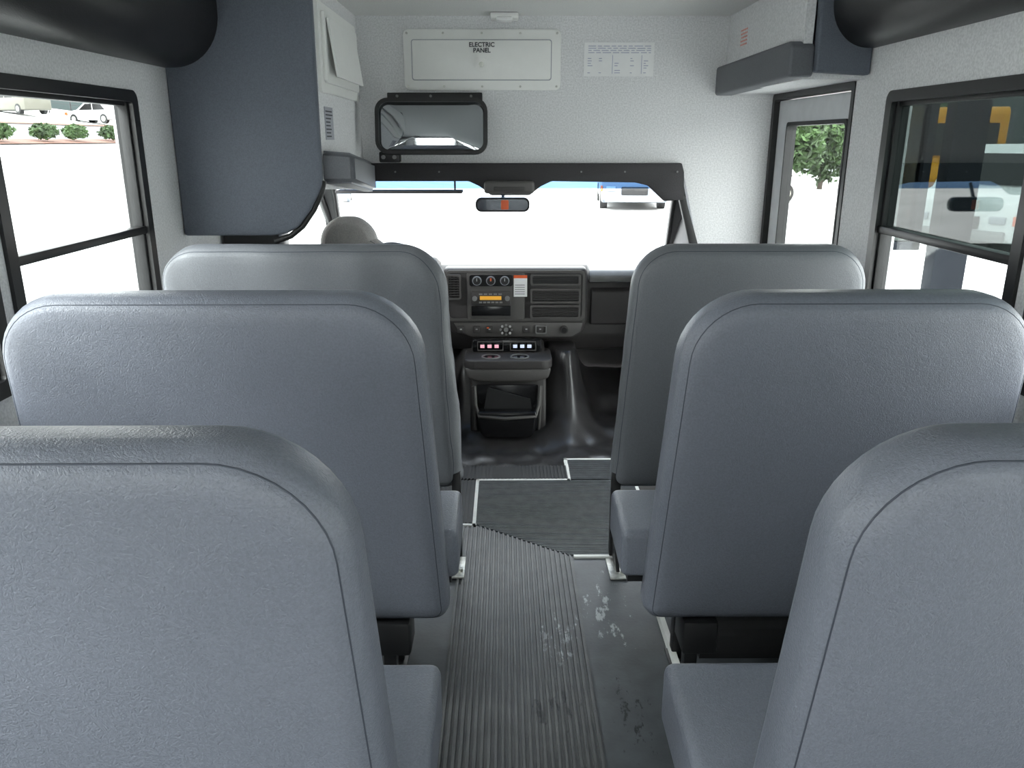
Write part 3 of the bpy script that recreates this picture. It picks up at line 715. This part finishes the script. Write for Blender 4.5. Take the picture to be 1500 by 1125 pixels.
CG=M('car_paint_silver_blue',(0.16,0.18,0.21),0.35,coat=0.3)
car('parked_car',(-29.3,61,gz(-29.3,0)),R(160),CW)
car('parked_minivan',(-34.3,60,gz(-34.3,0)),R(150),CT,4.6,1.9,1.8,True)
car('parked_car',(-40,63,gz(-40,0)),R(155),CW)
car('white_van',(11.3,17.8,-0.75),R(215),CW,5.4,2.1,2.1,True)
car('parked_car',(8.6,30,-0.75),R(200),CW)
car('silver_van',(-6.5,29,-0.75),R(-80),CG,5.6,2.1,2.0,True)
car('silver_van',(4.4,29,-0.75),R(-95),CG,5.6,2.1,2.0,True)
e=E('yellow_school_bus',(0,0,0))
DKG=M('dark_tinted_glass',(0.008,0.012,0.012),0.3,spec=0.15)
prism('body',rr(-4,3.2,0.6,3.0,0.25),'y',-1.2,1.2,CY,e,0.05)
prism('hood',[(3.2,0.6),(3.2,1.75),(4.4,1.55),(4.75,1.3),(4.75,0.6)],'y',-0.95,0.95,CY,e,0.08,3)
for i in range(8): box('side_window',(-3.7+i*0.84,-1.22,1.85),(-3.0+i*0.84,1.22,2.5),DKG,e,0.02)
for z in(1.1,1.5): box('rub_rail',(-3.95,-1.23,z),(3.1,1.23,z+0.07),BLACK,e)
box('windscreen',(3.15,-1.0,1.8),(3.23,1.0,2.6),DKG,e,0.02)
box('grille',(4.70,-0.5,0.8),(4.78,0.5,1.2),DKG,e,0.02)
for s in(-1,1): cyl('headlamp',(4.77,s*0.72,1.0),0.12,0.05,'x',ICON,e)
for x in(-2.4,3.7):
    for s in(-1,1): cyl('tyre',(x,s*1.0,0.48),0.48,0.3,'y',BLKRUB,e); cyl('wheel_hub',(x,s*1.16,0.48),0.25,0.03,'y',SILVER,e)
e.location=(12.7,24.5,-0.75); e.rotation_euler=(0,0,R(250))
BW=M('building_stucco',(0.20,0.205,0.215),0.9,var=0.05,vscale=1); BD=M('building_dark_glass',(0.02,0.035,0.035),0.3)
def building(x,y,w,d,h,b,mat,nwin):
    e=E('commercial_building',(x,y,b)); box('walls',(x-w/2,y-d/2,b),(x+w/2,y+d/2,b+h),mat,e)
    box('parapet',(x-w/2-0.2,y-d/2-0.2,b+h),(x+w/2+0.2,y+d/2+0.2,b+h+0.4),WHITEP,e)
    for i in range(nwin): box('shopfront',(x-w/2+w*(i+0.15)/nwin,y-d/2-0.05,b+0.5),(x-w/2+w*(i+0.85)/nwin,y-d/2,b+h*0.7),BD,e)
building(-52,88,44,12,6,1.0,BW,9)
building(36,58,26,12,7,-0.75,BW,5)
e=E('chainlink_fence',(-40,70,3))
for i in range(16):
    x=-52+i*1.8; z=gz(x,70); tube('fence_post',[(x,70,z-0.2),(x,70,z+1.8)],0.05,BLACK,e)
for k in range(4): tube('fence_wire',[(-52,70,gz(-52,0)+0.4+k*0.45),(-25,70,gz(-25,0)+0.4+k*0.45)],0.02,BLACK,e)
# added dark frame outside, standing in for dark reflections in the right window
e=E('dark_reflection_frame',(3.5,6,0.5))
REFL_DARK=M('reflection_dark',(0.012,0.014,0.018),0.7,spec=0.08)
box('post_1',(3.34,6.2,-0.75),(3.60,6.35,2.6),REFL_DARK,e,0.01); box('post_2',(2.80,6.2,-0.75),(2.86,6.35,2.6),REFL_DARK,e,0.01)
box('beam',(2.80,6.2,2.45),(6.6,6.35,2.75),REFL_DARK,e,0.01); box('post_3',(6.5,6.2,-0.75),(6.6,6.35,2.6),REFL_DARK,e,0.01)
box('panel_sill',(2.86,6.22,0.62),(3.22,6.33,0.68),REFL_DARK,e); box('panel_stile',(3.16,6.22,0.62),(3.22,6.33,2.45),REFL_DARK,e)
box('darkening_panel',(2.86,6.27,0.68),(3.16,6.28,2.45),glass('darkening_glass',(0.20,0.23,0.22),0.04),e)  # dark pane added to dim this part of the window view

# ------------------------------------------------------------ light + world
w=bpy.data.worlds.new('overcast_sky'); sc.world=w; w.use_nodes=True; nt=w.node_tree
bg=nt.nodes['Background']
tc=nt.nodes.new('ShaderNodeTexCoord'); sp=nt.nodes.new('ShaderNodeSeparateXYZ'); rp=nt.nodes.new('ShaderNodeValToRGB')
nt.links.new(tc.outputs['Generated'],sp.inputs[0]); nt.links.new(sp.outputs['Z'],rp.inputs['Fac'])
rp.color_ramp.elements[0].position=0.0; rp.color_ramp.elements[0].color=(1.0,0.985,0.965,1)
rp.color_ramp.elements[1].position=0.7; rp.color_ramp.elements[1].color=(0.96,0.975,1,1)
nt.links.new(rp.outputs['Color'],bg.inputs['Color']); bg.inputs['Strength'].default_value=9.5
sun=bpy.data.lights.new('hazy_sun','SUN'); sun.energy=6.5; sun.angle=R(25); so=bpy.data.objects.new('hazy_sun',sun); COL.objects.link(so)
so.rotation_euler=(R(50),0,R(-60))

# ------------------------------------------------------------ camera
cam=bpy.data.cameras.new('camera'); co=bpy.data.objects.new('camera',cam); COL.objects.link(co)
cam.sensor_width=36; cam.lens=28.08; cam.clip_start=0.02; cam.clip_end=500
co.location=(0,0,H); co.rotation_euler=(R(90-17),0,R(-0.5))
sc.camera=co
sc.view_settings.view_transform='Standard'; sc.view_settings.look='None'; sc.view_settings.exposure=0.0
